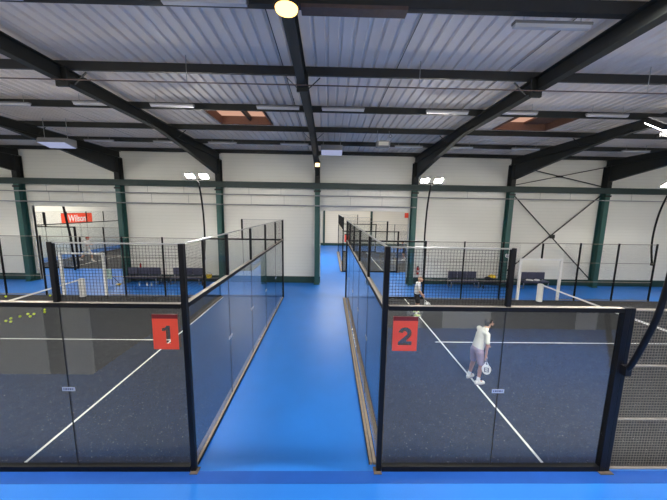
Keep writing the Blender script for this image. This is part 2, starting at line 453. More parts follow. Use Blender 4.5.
MB().box(-.70, -.12, 0, 1.05, .1, .012).build('tray_floor', 'rust', t)
MB().box(-.70, -.12, .012, 1.05, -.11, .055).build('tray_lip', 'rust', t)

o = MB().prism([(CY0-.115,5.70),(CY0-.015,5.70),(CY0-.015,5.72),(CY0-.06,5.73),(CY0-.06,6.01),(CY0-.015,6.02),(CY0-.015,6.04),(CY0-.115,6.04),(CY0-.115,6.02),(CY0-.075,6.01),(CY0-.075,5.73),(CY0-.115,5.72)], 'x', XW0+.02, XW1-.02).build('wall_beam', 'beam')
tag(o, 'long teal steel beam running level along the back wall', 'beam', kind='thing')
# pipes hung below the wall beam
t = thing('wall_pipe', 'thin dark grey pipe hung on rods close below the teal wall beam', 'pipe', (0, CY0-.065, 5.31))
MB().tube([(XW0+.1,0,0),(XW1-.1,0,0)], .032, 8).build('pipe_run', 'pipe', t)
for hx in (-17.25, -16.1, -14.3, -10.4, -8.34, -4.62, -2.78, 1.1, 2.97, 8.1, 12.4, 14.2, 17.87): MB().tube([(hx,0,.033),(hx,0,.388)], .009, 6).build('hanger', 'pipe', t)
t = thing('wall_pipe', 'thin pale pipe hung lowest, crossing the columns and ending beyond the aisle', 'pipe', (0, CY0-.065, 4.73))
MB().tube([(XW0+.1,0,0),(5.1,0,0)], .034, 8).build('pipe_run', 'pipe', t)
for hx in (-16.0, -14.1, -10.2, -8.1, -4.5, -2.6, 1.25, 3.1): MB().tube([(hx,0,.035),(hx,0,.545)], .009, 6).build('hanger', 'pipe', t)
t = thing('wall_rail_duct', 'pale duct fixed along the back wall behind the columns', 'duct', (0, WY-.05, 5.0))
MB().box(XW0+.1, .016, .03, XW1-.1, .048, .22).build('duct_body', 'wall', t)
# wall braces between the last two columns
bx0, bx1 = COLX[5]+.16, COLX[6]-.16
t = thing('cross_brace', 'dark crossed steel braces low on the back wall under the teal beam', 'brace', (0, 17.40, 0))
MB().bar((bx0, 0, 5.62), (bx1, 0, .45), .05).build('diagonal', 'dsteel', t)
MB().bar((bx1, .06, 5.62), (bx0, .06, .80), .05).build('diagonal', 'dsteel', t)
MB().box((bx0+bx1)/2-.14, -.03, 3.0, (bx0+bx1)/2+.14, .03, 3.22).build('gusset_plate', 'dsteel', t)
t = thing('cross_brace', 'dark crossed steel braces high on the back wall above the teal beam', 'brace', (0, 17.40, 0))
MB().bar((bx0, 0, 7.25), (bx1, 0, 6.12), .045).build('diagonal', 'dsteel', t)
MB().bar((bx1, .06, 7.25), (bx0, .06, 6.12), .045).build('diagonal', 'dsteel', t)
MB().box((bx0+bx1)/2-.2, -.03, 6.62, (bx0+bx1)/2+.2, .03, 6.74).build('gusset_plate', 'dsteel', t)
# thin cable under the rafters
t = thing('hanging_cable', 'thin cable stretched under the rafters across the whole hall', 'cable', (0, 7.3, 7.44))
MB().tube([(XW0+.1,0,0),(XW1-.1,0,0)], .014, 6).build('cable', 'rust', t)
for hx in (-3.35, 2.1, 7.6): MB().tube([(hx,0,.012),(hx,0,.59)], .008, 6).build('hanger', 'pipe', t)

# strip lights
STR = [(-5.5, 5.1), (-2.0, 5.1), (3.82, 5.46), (-10.2, 9.9), (-7.3, 9.7), (-4.95, 9.72), (-1.64, 9.7), (.41, 9.72), (3.76, 9.78), (5.95, 9.7), (8.94, 9.73),
       (-11.0, 14.6), (-7.75, 14.6), (-5.15, 14.6), (-1.7, 14.6), (3.85, 14.6), (6.3, 14.6), (9.6, 14.6), (15.1, 14.6)]
SL = ['near the gallery beyond the third rafter', 'near the gallery beside the warm lamp', 'near the gallery over court 2, widest of all',
      'in the middle row by the red banner rafter', 'in the middle row touching the third rafter', 'in the middle row, gallery side of the two pane roof light', 'in the middle row just before the central rafter',
      'in the middle row just past the central rafter', 'in the middle row up against the rafter over court 2', 'in the middle row just before the single pane roof light', 'in the middle row past the single pane roof light',
      'in the wall row above the red banner opening', 'in the wall row before the third rafter', 'in the wall row after the third rafter', 'in the wall row next to the central rafter',
      'in the wall row beside the small hanging box', 'in the wall row after the rafter over court 2', 'in the wall row before the crossed braces', 'in the wall row above the far end of court 2']
base = None
for (sx, sy), lb in zip(STR, SL):
    loc = (sx, sy, dz(sy)-.34); lab = 'white strip light '+lb
    if base is None:
        base = t = thing('strip_light', lab, 'strip light', loc, group='strip lights under the roof')
        MB().box(-.68, -.06, .05, .68, .06, .10).build('housing', 'grey_box', t, bevel=.008)
        MB().prism([(-.055, .05), (.055, .05), (.04, 0), (-.04, 0)], 'x', -.66, .66).build('diffuser', 'tube', t)
        for k in (-.5, .5): MB().tube([(k,0,.10),(k,0,.335)], .006, 6).build('hanger', 'pipe', t)
    else: dup(base, loc, lab)

# warm high bay lamp under the central rafter
t = thing('pendant_lamp', 'round warm glowing lamp hanging beneath the central rafter', 'lamp', (-.63, 4.5, 7.32))
MB().tube([(0,0,0.02),(0,0,.07),(0,0,.12),(0,0,.19)], [.17, .18, .1, .05], 20).build('housing', 'black', t, smooth=False)
MB().tube([(0,0,-.01),(0,0,.0195)], [.15, .16], 24).build('lens', 'warm', t)
t = thing('pendant_lamp', 'small warm lamp on a short rod beneath the wall end of the central rafter', 'lamp', (-.56, 14.0, 6.60))
MB().box(-.12, .03, -.1, .12, .085, .1).build('housing', 'black', t)
MB().box(-.10, .0, -.08, .10, .029, .08).build('lens', 'warm2', t)
MB().tube([(-.08,.06,.101),(-.08,.06,.36)], .01, 6).build('rod', 'black', t)
# hanging boxes
t = thing('ceiling_heater', 'long grey hanging heater with a pale blue underside above the red banner opening', 'heater', (-10.9, 12.24, 6.86), group='hanging heaters')
MB().prism([(-.28, .12), (.28, .0), (.28, .3), (-.2, .3)], 'x', -.56, .56).build('housing', 'grey_box', t)
MB().prism([(-.27, .106), (.27, -.012), (.27, -.004), (-.27, .114)], 'x', -.52, .52).build('panel', 'lavender', t)  # glowing underside, stands in for a blue reflection
for k in (-.45, .45): MB().tube([(k,0,.3),(k,0,1.08)], .01, 6).build('hanger', 'pipe', t)
t = thing('ceiling_heater', 'grey hanging heater with a pale blue underside just past the central rafter', 'heater', (.1, 14.05, 7.1), group='hanging heaters')
MB().prism([(-.28, .14), (.28, .0), (.28, .38), (-.22, .38)], 'x', -.5, .5).build('housing', 'grey_box', t)
MB().prism([(-.27, .126), (.27, -.012), (.27, -.004), (-.27, .134)], 'x', -.48, .48).build('panel', 'lavender', t)  # glowing underside, stands in for a blue reflection
for k in (-.4, .4): MB().tube([(k,0,.38),(k,0,.8)], .01, 6).build('hanger', 'pipe', t)
t = thing('hanging_box', 'small cream box hanging on two chains under the roof over court 2', 'box', (2.2, 12.45, 7.12))
MB().box(-.27, -.16, 0, .27, .16, .24).build('casing', 'grey_box', t, bevel=.02)
MB().box(-.2, -.175, .05, .2, -.161, .2).build('front_panel', 'cream_box', t)
for k in (-.24, .24): MB().tube([(k,0,.242),(k,0,.66)], .008, 6).build('chain', 'pipe', t)
MB().tube([(.3+.06*math.cos(a*PI/5), 0, .46+.06*math.sin(a*PI/5)) for a in range(11)], .01, 6).build('hook', 'dsteel', t)

# ------------------------------------------------------------------ courts
def mesh_panel(mb, axis, a0, a1, b, z0, z1, r=.0022, step=.05):
    """welded mesh filling a0..a1 along the axis at constant b"""
    n = max(1, round((a1-a0)/step)); m = max(1, round((z1-z0)/step))
    P = (lambda a, z: (a, b, z)) if axis == 'x' else (lambda a, z: (b, a, z))
    for i in range(n+1):
        a = a0+(a1-a0)*i/n; mb.wire(P(a, z0), P(a, z1), r)
    for j in range(m+1):
        z = z0+(z1-z0)*j/m; mb.wire(P(a0, z), P(a1, z), r)
    return mb
def bx(mb, axis, a0, a1, b0, b1, z0, z1):
    if axis == 'x': mb.box(a0, b0, z0, a1, b1, z1)
    else: mb.box(b0, a0, z0, b1, a1, z1)
    return mb
def sticker(t, axis, a, b, out, z=1.53):
    """small printed sticker over a glass joint"""
    k = MB(); bx(k, axis, a-.105, a+.105, b, b+out*.003, z-.035, z+.035)
    s_ = k.build('glass_sticker', 'sticker', t)
    k = MB()
    for i, (w) in enumerate((.018, .03, .022, .03, .018)):
        c = a-.075+i*.036
        bx(k, axis, c-w/2, c+w/2, b+out*.0031, b+out*.0045, z-.012, z+.016)
    k.build('printed_mark', 'ink', s_)

def glass_run(t, axis, a0, step, n, b, zt=2.955, zb=.10, outer=-1, stickers=True, glass='glass'):
    s = 1 if step > 0 else -1
    for i in range(n):
        k = MB(); p, q = a0+step*i+s*.008, a0+step*(i+1)-s*.008
        bx(k, axis, min(p,q), max(p,q), b-.006, b+.006, zb, zt); k.build('glass_pane', glass, t)
        if i:
            k = MB(); c = a0+step*i; bx(k, axis, c-.0075, c+.0075, b-.007, b+.007, zb, zt); k.build('glass_seal', 'seal', t)
            if stickers: sticker(t, axis, c, b+outer*.0075, outer)

def aisle_wall(nm, label, xa, s, y0, r=.0017, stickers=True, group=None):
    """ten metre glass end wall with a metre of mesh on top; s is +1 when the court lies on the +x side"""
    t = thing(nm, label, 'court wall', (xa, y0, 0), group=group)
    o = -s
    # beige curb in two strips
    c0 = (-.14, -.02) if s > 0 else (-.115, .02)
    k = MB().box(c0[0], .1, 0, c0[0]+(c0[1]-c0[0])*.42, 9.95, .045); k.build('curb_strip', 'curb', t)
    k = MB().box(c0[0]+(c0[1]-c0[0])*.52, .1, 0, c0[1], 9.95, .045); k.build('curb_strip', 'curb', t)
    MB().box(c0[0]-.012, .1, 0, c0[0]-.001, 9.95, .05).build('curb_edge', 'black', t)
    MB().box(c0[1]+.001, .1, 0, c0[1]+.012, 9.95, .05).build('curb_edge', 'black', t)
    for yy in (0, 10): MB().box(-.042, yy-.042, 0, .042, yy+.042, 4.0).build('corner_post', 'black', t, bevel=.006)
    glass_run(t, 'y', .052, 9.896/5, 5, s*.0, outer=o, stickers=stickers, glass='glass_end')
    MB().box(-.045, .051, 2.957, .045, 9.949, 3.03).build('top_rail', 'black', t)
    MB().box(-.044, .051, 3.0305, .044, 9.949, 3.036).build('rail_cap', 'cap', t)
    for i in range(1, 5): MB().box(-.03, 2*i-.03, 3.037, .03, 2*i+.03, 3.97).build('mesh_post', 'black', t)
    for i in range(5):
        k = MB(); mesh_panel(k, 'y', .055+1.978*i, .055+1.978*(i+1), 0, 3.05, 3.96, r); k.build('mesh_panel', 'wire', t)
    MB().box(-.016, .051, 3.978, .016, 9.949, 4.0).build('upper_rail', 'pipe', t)
    k = MB().box(-.09*s, -.10, 0, .045*s, .045, .015)
    k.build('foot_plate', 'foot', t)
    return t

def side_wall(nm, label, xa, s, y, outer, near, mesh_to, r, glassed=True, gate=None, pale=False, group=None, bars='cap', wm='wire'):
    """long side: two glass panels, the first with mesh above, then mesh three metres high"""
    t = thing(nm, label, 'court fence', (xa, y, 0), group=group)
    a = .056
    MB().box(s*a, -.045, 0.0, s*3.94, .045, .10).build('bottom_rail', 'black', t)
    glass_run(t, 'x', s*a, s*(3.94-a)/2, 2, 0, outer=outer, stickers=near)
    MB().box(s*a, -.045, 2.957, s*3.94, .045, 3.03).build('top_rail', 'black', t)
    MB().box(s*a, -.044, 3.0305, s*3.94, .044, 3.036).build('rail_cap', 'cap', t)
    MB().box(s*1.98, -.035, 3.037, s*2.05, .035, 4.0).build('mesh_post', 'black', t)
    k = MB(); mesh_panel(k, 'x', min(s*a, s*1.975), max(s*a, s*1.975), 0, 3.05, 3.96, r, .05); k.build('mesh_panel', 'wire', t)
    MB().box(s*a, -.016, 3.98, s*1.979, .016, 4.0).build('upper_rail', 'pipe', t)
    MB().box(s*3.945, -.05, 0, s*4.05, .05, 3.04).build('glass_end_post', 'black', t, bevel=.006)
    MB().box(s*3.92, outer*.11, 0, s*4.16, -outer*.045, .015).build('foot_plate', 'foot', t)
    # mesh bays
    p = 4.055 if not near else 4.055
    edges = [4.0]+[e for e in ((6, 8, 8.93, 11.17, 12, 14, 16) if gate else (6, 8, 10)) if e <= mesh_to]
    if near: MB().box(s*4.055, -.045, 0, s*4.13, .045, 3.04).build('mesh_end_post', 'black', t, bevel=.005)
    for i in range(len(edges)-1):
        e0, e1 = edges[i], edges[i+1]
        if gate and e0 == 8.93: continue
        q0 = e0+(.135 if (near and i == 0) else .06 if i == 0 else .035); q1 = e1-.035
        k = MB(); z0 = .06
        mesh_panel(k, 'x', min(s*q0, s*q1), max(s*q0, s*q1), 0, z0, 2.98, r, .05 if near else .05); k.build('mesh_panel', wm, t)
        for z, h_ in ((.03, .03), (1.0, .022), (2.0, .022), (2.985, .03)):
            k = MB().box(s*q0, -.018, z, s*q1, .018, z+h_); k.build('panel_bar', bars, t)
    if gate:
        MB().box(s*8.93, -.018, 2.985, s*11.17, .018, 3.015).build('panel_bar', bars, t)
        MB().box(s*10.02, -.03, 2.22, s*10.08, .03, 2.98).build('mesh_post', 'black', t)
    for e in edges[1:]:
        if e not in (8.93, 11.17): MB().box(s*(e-.03), -.03, 0, s*(e+.03), .03, 3.04).build('mesh_post', 'black', t)
    return t

def court_floor(label, x0, y0, group=None, far=False):
    t = thing('court_turf', label, 'court floor', (x0, y0, 0), group=group)
    MB().box(.06, .06, 0, 19.86, 9.94, .012).build('turf_carpet', 'turf', t)
    for xx in (3.05, 16.95): MB().box(xx-.025, .07, .0122, xx+.025, 9.93, .0145).build('service_line', 'white_line', t)
    MB().box(2.85, 4.975, .0146, 17.15, 5.025, .0165).build('center_line', 'white_line', t)
    return t

court_floor('dark turf court floor of the court numbered 1, with the loose yellow balls', XL-20, Y0)
court_floor('dark turf court floor of the court numbered 2, with the player in mauve shorts', XR, Y0)
court_floor('dark turf court floor of the second hall court under the red banner', -22.0, 20.85)
court_floor('dark turf court floor of the second hall court beyond the aisle end', 1.06, 20.85)

aisle_wall('court_end_wall', 'glass and mesh end wall of court 1 along the central blue aisle', XL, -1, Y0, group='glass end walls')
aisle_wall('court_end_wall', 'glass and mesh end wall of court 2 along the central blue aisle', XR, 1, Y0, group='glass end walls')
side_wall('court_side_fence', 'near glass side of court 1 below the gallery, carrying the red number 1', XL, -1, Y0, -1, True, 4.0, .0030, group='court side fences')
side_wall('court_side_fence', 'near glass and mesh side of court 2 below the gallery, carrying the red number 2', XR, 1, Y0, -1, True, 8.0, .0030, group='court side fences', wm='wire_lit')
side_wall('court_side_fence', 'far side fence of court 1, in front of the benches by the red banner opening', XL, -1, YF, 1, False, 16, .0016, gate=True, group='court side fences')
side_wall('court_side_fence', 'far side fence of court 2, in front of the crossed wall braces', XR, 1, YF, 1, False, 16, .0016, gate=True, group='court side fences')
# second hall courts
aisle_wall('court_end_wall', 'glass and mesh end wall of the second hall court beyond the aisle end', 1.06, 1, 20.85, r=.0016, stickers=False, group='glass end walls')
side_wall('court_side_fence', 'near side fence of the second hall court beyond the aisle end', 1.06, 1, 20.85, -1, False, 6, .0016, group='court side fences')
side_wall('court_side_fence', 'far side fence of the second hall court beyond the aisle end', 1.06, 1, 30.85, 1, False, 8, .0016, group='court side fences')
aisle_wall('court_end_wall', 'glass and mesh end wall of the court under the red banner', -22.0, 1, 20.85, r=.0016, stickers=False, group='glass end walls')
side_wall('court_side_fence', 'near side fence of the court under the red banner', -22.0, 1, 20.85, -1, False, 8, .0016, group='court side fences')
side_wall('court_side_fence', 'far side fence of the court under the red banner, beyond the running player', -22.0, 1, 30.85, 1, False, 8, .0016, group='court side fences')

# gates with white frames, nets
def gate_frame(label, cx, y):
    t = thing('gate_frame', label, 'gate frame', (cx, y, 0), group='white gate frames')
    for sx in (-1, 1): MB().box(sx*1.06-.055, -.05, 0, sx*1.06+.055, .05, 2.2).build('gate_post', 'white_paint', t, bevel=.006)
    MB().box(-1.003, -.035, 2.12, 1.003, .035, 2.2).build('crossbar', 'white_paint', t)
gate_frame('white painted gate frame on the far side of court 1', XL-10-.05, YF)
gate_frame('white painted gate frame on the far side of court 2', XR+10+.05, YF)
def net(label, cx, y0):
    t = thing('court_net', label, 'net', (cx, y0, 0), group='court nets')
    for yy in (.22, 9.78): MB().tube([(0,yy,.0135),(0,yy,.03),(0,yy,.9),(0,yy,.93)], [.14,.14,.14,.10], 12).build('net_post', 'white_paint', t)
    pts = [(.34+k*.932, .92-.04*math.sin(PI*k/10)) for k in range(11)]
    k = MB(); n = len(pts)
    for (ya, za), (yb, zb) in zip(pts, pts[1:]): k.add([(x_, y_, z_) for (y_, z1_) in ((ya, za), (yb, zb)) for (x_, z_) in ((-.012, z1_-.06), (.012, z1_-.06), (.012, z1_), (-.012, z1_))], [(0,1,5,4),(1,2,6,5),(2,3,7,6),(3,0,4,7),(0,3,2,1),(4,5,6,7)])
    k.build('net_tape', 'white_paint', t)
    k = MB()
    for i in range(156): 
        y = .36+i*.06; k.wire((0,y,.03), (0,y,.85), .0012)
    for j in range(14): k.wire((0,.36,.04+j*.06), (0,9.66,.04+j*.06), .0012)
    k.build('net_mesh', 'wire', t)
net('net with white tape across court 1', XL-10, Y0)
net('net with white tape across court 2', XR+10, Y0)

# number signs
def digit_one():
    return [(.42,0),(.74,0),(.74,1.3),(.50,1.3),(.40,1.16),(.16,1.10),(.16,.88),(.42,.92)]
def digit_two():
    c = (.5, .88); ro, ri = .47, .15; P = []
    for k in range(0, 23):
        a = math.radians(172-k*10); P.append((c[0]+ro*math.cos(a), c[1]+(ro-.02)*math.sin(a)))
    P += [(.60, .31), (.99, .31), (.99, 0), (.02, 0), (.02, .24)]
    for k in range(22, -1, -1):
        a = math.radians(172-k*10); P.append((c[0]+ri*math.cos(a), c[1]+ri*math.sin(a)))
    return P
def sign(label, cx, digit, y=Y0-.035, zc=2.56, w=.405, h=.59, sh=None):
    t = thing('number_sign', label, 'sign', (cx, y, zc), group='red court number signs')
    rect = [(-w/2, -h/2), (w/2, -h/2), (w/2, h/2-.07), (-w/2, h/2-.07)]
    spl = [rect]
    if digit:
        k = .235; spl.append([((x-.5)*k+(sh or 0), (y_-.65)*k-.045) for x, y_ in digit])
    filled('sign_plate', spl, .004, 'red', t)
    MB().box(-w/2, -.004, h/2-.069, w/2, .02, h/2).build('top_fold', 'red_shaded', t)
sign('red plate with a cut out 1 on the court glass', -2.615, digit_one(), sh=.02)
sign('red plate with a cut out 2 on the court glass', 1.28, digit_two())
sign('small red plate on the glass of the second hall court beyond the aisle', 1.36, None, y=20.80, zc=2.5)

# floodlights
def floodlight(label, x, y, d, near=False, ground=False):
    """bowed pole standing on the side fence; d is the direction into the court along y"""
    t = thing('floodlight', label, 'floodlight', (x, y, 0), group='court floodlights')
    o = -d
    if near: path = [(.105,2.0),(.17,2.12),(.28,2.5),(.40,3.0),(.47,3.6),(.49,4.2),(.47,4.8),(.45,5.2),(.44,5.6)]
    else: path = [(.105,2.0),(.15,2.2),(.24,2.7),(.28,3.2),(.26,3.9),(.16,4.7),(-.02,5.4),(-.2,5.82)]
    if ground: path = [(.105,0.0),(.105,1.0)]+path
    # smooth the path
    fine = []
    for i in range(len(path)-1):
        p0 = path[max(i-1,0)]; p1 = path[i]; p2 = path[i+1]; p3 = path[min(i+2, len(path)-1)]
        for k in range(4):
            u = k/4; fine.append(tuple(.5*((2*b)+(-a+c)*u+(2*a-5*b+4*c-e)*u*u+(-a+3*b-3*c+e)*u**3) for a, b, c, e in zip(p0, p1, p2, p3)))
    fine.append(path[-1])
    MB().tube([(0, o*a, z) for a, z in fine], .042, 12).build('pole', 'black', t, smooth=True)
    MB().box(-.05, o*.054, 1.9, .05, o*.15, 2.06).build('clamp', 'black', t)
    ty = o*path[-1][0]; tz = path[-1][1]+.02
    MB().box(-.5, ty-.03, tz, .5, ty+.03, tz+.05).build('crossbar', 'black', t)
    for sx in (-1, 1):
        c = Vector((sx*.33, ty+d*.06, tz+.16)); tilt = math.radians(57)
        f = Vector((0, d*math.cos(tilt), -math.sin(tilt))); u = Vector((0, d*math.sin(tilt), math.cos(tilt))); r = Vector((1,0,0))
        hs = MB().obox(c-f*.04, r*.19, u*.16, f*.04).build('lamp_head', 'black', t, bevel=.01)
        MB().obox(c+f*.004, r*.175, u*.145, f*.0035).build('lens', 'lens', hs)
        MB().obox(c+Vector((0,0,-.1)), r*.02, Vector((0,.03,0)), Vector((0,0,.03))).build('yoke', 'black', hs)
FL = floodlight
FL('lit twin floodlight on a bowed pole at the far fence of court 1', XL-4.0, YF, -1)
FL('lit twin floodlight on a bowed pole at the far fence near the fire extinguisher', XR+4.02, YF, -1)
FL('lit twin floodlight on a bowed pole past the crossed wall braces', XR+16.0, YF, -1)
FL('twin floodlight on a thick bowed black pole beside the near mesh', XR+4.06, Y0, 1, True)
FL('twin floodlight on a bowed pole at the near fence of court 1', XL-4.06, Y0, 1, True)
FL('twin floodlight on a bowed pole at the near fence of court 2 beyond its net', XR+16.0, Y0, 1, True, True)
FL('twin floodlight on a bowed pole at the near fence of court 1 beyond its net', XL-16.0, Y0, 1, True, True)
FL('twin floodlight on a bowed pole at the far fence of court 1 beyond its net', XL-16.0, YF, -1)
# pole of the court under the banner
t = thing('floodlight_pole', 'leaning black floodlight pole in front of the red banner', 'pole', (-17.9, 20.6, 0))
MB().tube([(0,-.16,0),(-.05,-.2,2.4),(-.25,-.15,3.6),(-.5,0,4.6),(-.6,.1,5.6)], .07, 10).build('pole', 'black', t, smooth=True)
MB().box(-.8, .05, 5.6, -.3, .15, 5.7).build('crossbar', 'black', t)

# ------------------------------------------------------------------ second hall
for cx, lb in ((-.56, 'thin green column on the far wall beside the end of the aisle'), (5.3, 'thin green column on the far wall behind the second hall court')):
    tag(MB().prism([(-.12,35.9),(.12,35.9),(.12,35.915),(.01,35.915),(.01,36.13),(.12,36.13),(.12,36.145),(-.12,36.145),(-.12,36.13),(-.01,36.13),(-.01,35.915),(-.12,35.915)], 'z', 0, 7.8).build('steel_column', 'green', loc=(cx,0,0)), lb, 'column', 'columns of the second hall', 'thing')
t = thing('advertising_banner', 'red banner with a white maker name on the second hall wall', 'banner', (XW0+.03, 28.7, 3.27), PI/2)
MB().box(-1.72, -.012, -.48, 1.72, .012, .48).build('banner_sheet', 'red', t); MB().box(-1.72, -.01, .481, 1.72, .02, .51).build('hanging_rail', 'dsteel', t)
w = text_mesh('banner_lettering', 'Wilson', .98, 'white_letter', t, shear=.12, ext=.003, offset=.016); w.location = (-.06, -.016, -.02); w.scale = (.70, 1, .9)
t = thing('wall_sign', 'small square red sign high on the far cream wall', 'sign', (9.75, FY-.02, 3.9))
MB().box(-.3, -.01, -.3, .3, .01, .3).build('sign_plate', 'red', t)

# ------------------------------------------------------------------ furniture along the back wall
def bench(label, x, w, y=16.95):
    t = thing('padded_bench', label, 'bench', (x, y, 0), group='padded benches by the back wall')
    n = 3
    for i in range(n):
        a = -w/2+w*i/n
        MB().box(a+.012, -.22, .36, a+w/n-.012, .2, .46).build('seat_cushion', 'bench', t, bevel=.02)
        MB().box(a+.012, .205, .50, a+w/n-.012, .28, .93).build('back_cushion', 'bench', t, bevel=.02)
    MB().box(-w/2, -.2, .325, w/2, .2, .355).build('frame_rail', 'bench_black', t)
    for sx in (-1, 1):
        k = MB(); xx = sx*(w/2-.05)
        k.bar((xx,-.2,0), (xx,-.2,.33), .04); k.bar((xx,.3,0), (xx,.3,.86), .04); k.bar((xx,-.2,.02), (xx,.3,.02), .03); k.bar((xx,-.22,.345), (xx,.3,.345), .03)
        k.build('leg_frame', 'chrome', t)
def table(label, x, w, y=16.95):
    t = thing('black_bench', label, 'bench', (x, y, 0), group='low black benches by the back wall')
    for k in range(3): MB().box(-w/2, -.21+.145*k, .38, w/2, -.21+.145*k+.125, .42).build('slat', 'bench_black', t)
    MB().box(-w/2+.05, -.2, .345, w/2-.05, .21, .379).build('frame_rail', 'bench_black', t)
    for sx in (-1, 1):
        k = MB(); xx = sx*(w/2-.08); k.bar((xx,-.18,0),(xx,-.18,.345),.04); k.bar((xx,.18,0),(xx,.18,.345),.04); k.bar((xx,-.18,.1),(xx,.18,.1),.03)
        k.build('leg_frame', 'bench_black', t)
bench('indigo padded bench by the wall at the edge of the red banner opening', -11.0, 1.95)
table('low black bench between the two indigo benches behind court 1', -9.72, .5)
bench('indigo padded bench by the wall nearest the far floodlight of court 1', -8.4, 1.75)
table('low black bench holding the yellow basket', -6.95, .95, 16.84)
bench('indigo padded bench near the fire extinguisher', 8.2, 1.75)
table('low black bench holding the black and yellow bag', 10.1, 1.75, 16.86)
bench('indigo padded bench seen through the white gate of court 2, towels on it', 12.5, 1.6)
t = thing('ball_basket', 'small yellow basket on a low black bench', 'basket', (-7.0, 16.82, .421))
MB().tube([(0,0,0),(0,0,.2)], [.13,.17], 14).build('tub', 'yellow', t)
MB().tube([(.16*math.cos(a*PI/8), 0, .2+.12*math.sin(a*PI/8)) for a in range(9)], .01, 6).build('carry_handle', 'black', t)
t = thing('sports_bag', 'black sports bag with a yellow top on a low black bench', 'bag', (9.75, 16.86, .421))
MB().ell((0,0,.15), (.36,.17,.15)).build('bag_body', 'black_cloth', t, smooth=True)
MB().ell((.1,0,.25), (.24,.15,.16)).build('bag_top', 'yellow', t, smooth=True)
for i, (xx, lb) in enumerate(((12.2, 'crumpled white towel lying on the padded bench behind the white gate'), (12.65, 'second white towel on the padded bench behind the white gate'))):
    k = MB()
    for q in range(5): k.ell((random.uniform(-.12,.12), random.uniform(-.08,.08), .05), (.14,.1,.045))
    tag(k.build('towel', 'white_cloth', remesh=.02, loc=(xx, 16.9, .462)), lb, 'towel', 'towels on the padded bench')
t = thing('water_bottle', 'red bottle standing on the back of the padded bench', 'bottle', (-11.2, 17.195, .932))
MB().tube([(0,0,0),(0,0,.18),(0,0,.23)], [.045,.045,.02], 12).build('flask', 'fire_red', t); MB().tube([(0,0,.231),(0,0,.27)], .022, 10).build('cap', 'black', t)
t = thing('score_board', 'pale green two panel board on black legs beside the benches', 'board', (-12.72, 16.6, 0))
MB().box(-.21, -.012, .64, .21, .012, .93).build('board_panel', 'pale_green', t); MB().box(-.21, -.012, .34, .21, .012, .62).build('board_panel', 'pale_green', t)
k = MB(); k.bar((-.2,.03,0),(-.2,.03,.93),.03); k.bar((.2,.03,0),(.2,.03,.93),.03); k.bar((.2,.03,.5),(.42,.3,0),.03); k.build('stand', 'black', t)
t = thing('shoe_pair', 'white and yellow shoes on the floor in front of the pale green board', 'shoes', (-12.1, 16.5, 0))
for dx in (-.07, .07): MB().ell((dx,0,.055), (.05,.14,.055)).build('shoe', 'yellow' if dx > 0 else 'shoe', t, smooth=True)
for xx, lb in ((-10.9, 'small white bottle on the floor in front of the first indigo bench'), (-10.2, 'white bottle on the floor beside the low black bench'), (-10.45, 'white bottle with a dark cap between the benches')):
    t = thing('water_bottle', lb, 'bottle', (xx, 16.5, 0), group='bottles on the blue floor')
    MB().tube([(0,0,0),(0,0,.15),(0,0,.18)], [.04,.04,.02], 12).build('flask', 'white_paint', t); MB().tube([(0,0,.181),(0,0,.205)], .022, 10).build('cap', 'black', t)
t = thing('fire_extinguisher', 'red fire extinguisher on the wall behind the small player', 'fire extinguisher', (5.56, WY-.09, .62))
MB().tube([(0,0,0),(0,0,.02),(0,0,.38),(0,0,.44),(0,0,.47)], [.06,.075,.075,.05,.025], 14).build('cylinder', 'fire_red', t, smooth=False)
MB().box(-.03, -.03, .471, .03, .05, .53).build('valve', 'black', t); MB().box(-.05, .076, .2, .05, .087, .5).build('wall_mount', 'chrome', t)
MB().tube([(.03,0,.5),(.1,-.02,.42),(.1,-.02,.15)], .012, 8).build('hose', 'black', t)
MB().box(-.05, -.079, .16, .05, -.074, .28).build('white_band', 'white_paint', t)
t = thing('round_plate', 'round white plate on the teal column next to the crossed braces', 'plate', (COLX[5]+.06, CY0-.014, 1.93))
MB().tube([(0,0,0),(0,-.02,0)], .13, 24).build('disc', 'white_paint', t); MB().tube([(0,-.0205,0),(0,-.024,0)], .10, 24).build('disc_face', 'tube', t)

# loose balls
BL = [(-12.43,10.66),(-12.48,10.96),(-12.23,10.9),(-12.58,11.23),(-12.45,11.45),(-12.05,11.46),(-12.17,11.73),(-12.22,12.24),(-11.95,11.96),(-12.4,11.72),(-15.79,14.02),(-13.88,14.26)]
bb = None
for i, (bx_, by_) in enumerate(BL):
    lb = 'loose yellow ball in the trail across the turf of court 1' if i < 10 else ('single yellow ball by the far fence of court 1, before the opening' if i == 10 else 'single yellow ball by the white gate of court 1')
    if bb is None:
        bb = MB().ell((0,0,.033), (.033,.033,.033), 16, 10).build('padel_ball', 'ball', smooth=True); o = bb
    else: o = bb.copy(); COL.objects.link(o)
    o.location = (bx_, by_, .013); tag(o, lb, 'ball', 'loose yellow balls' if i < 10 else 'balls by the far fence', 'thing')
    o.scale = (1.35,)*3

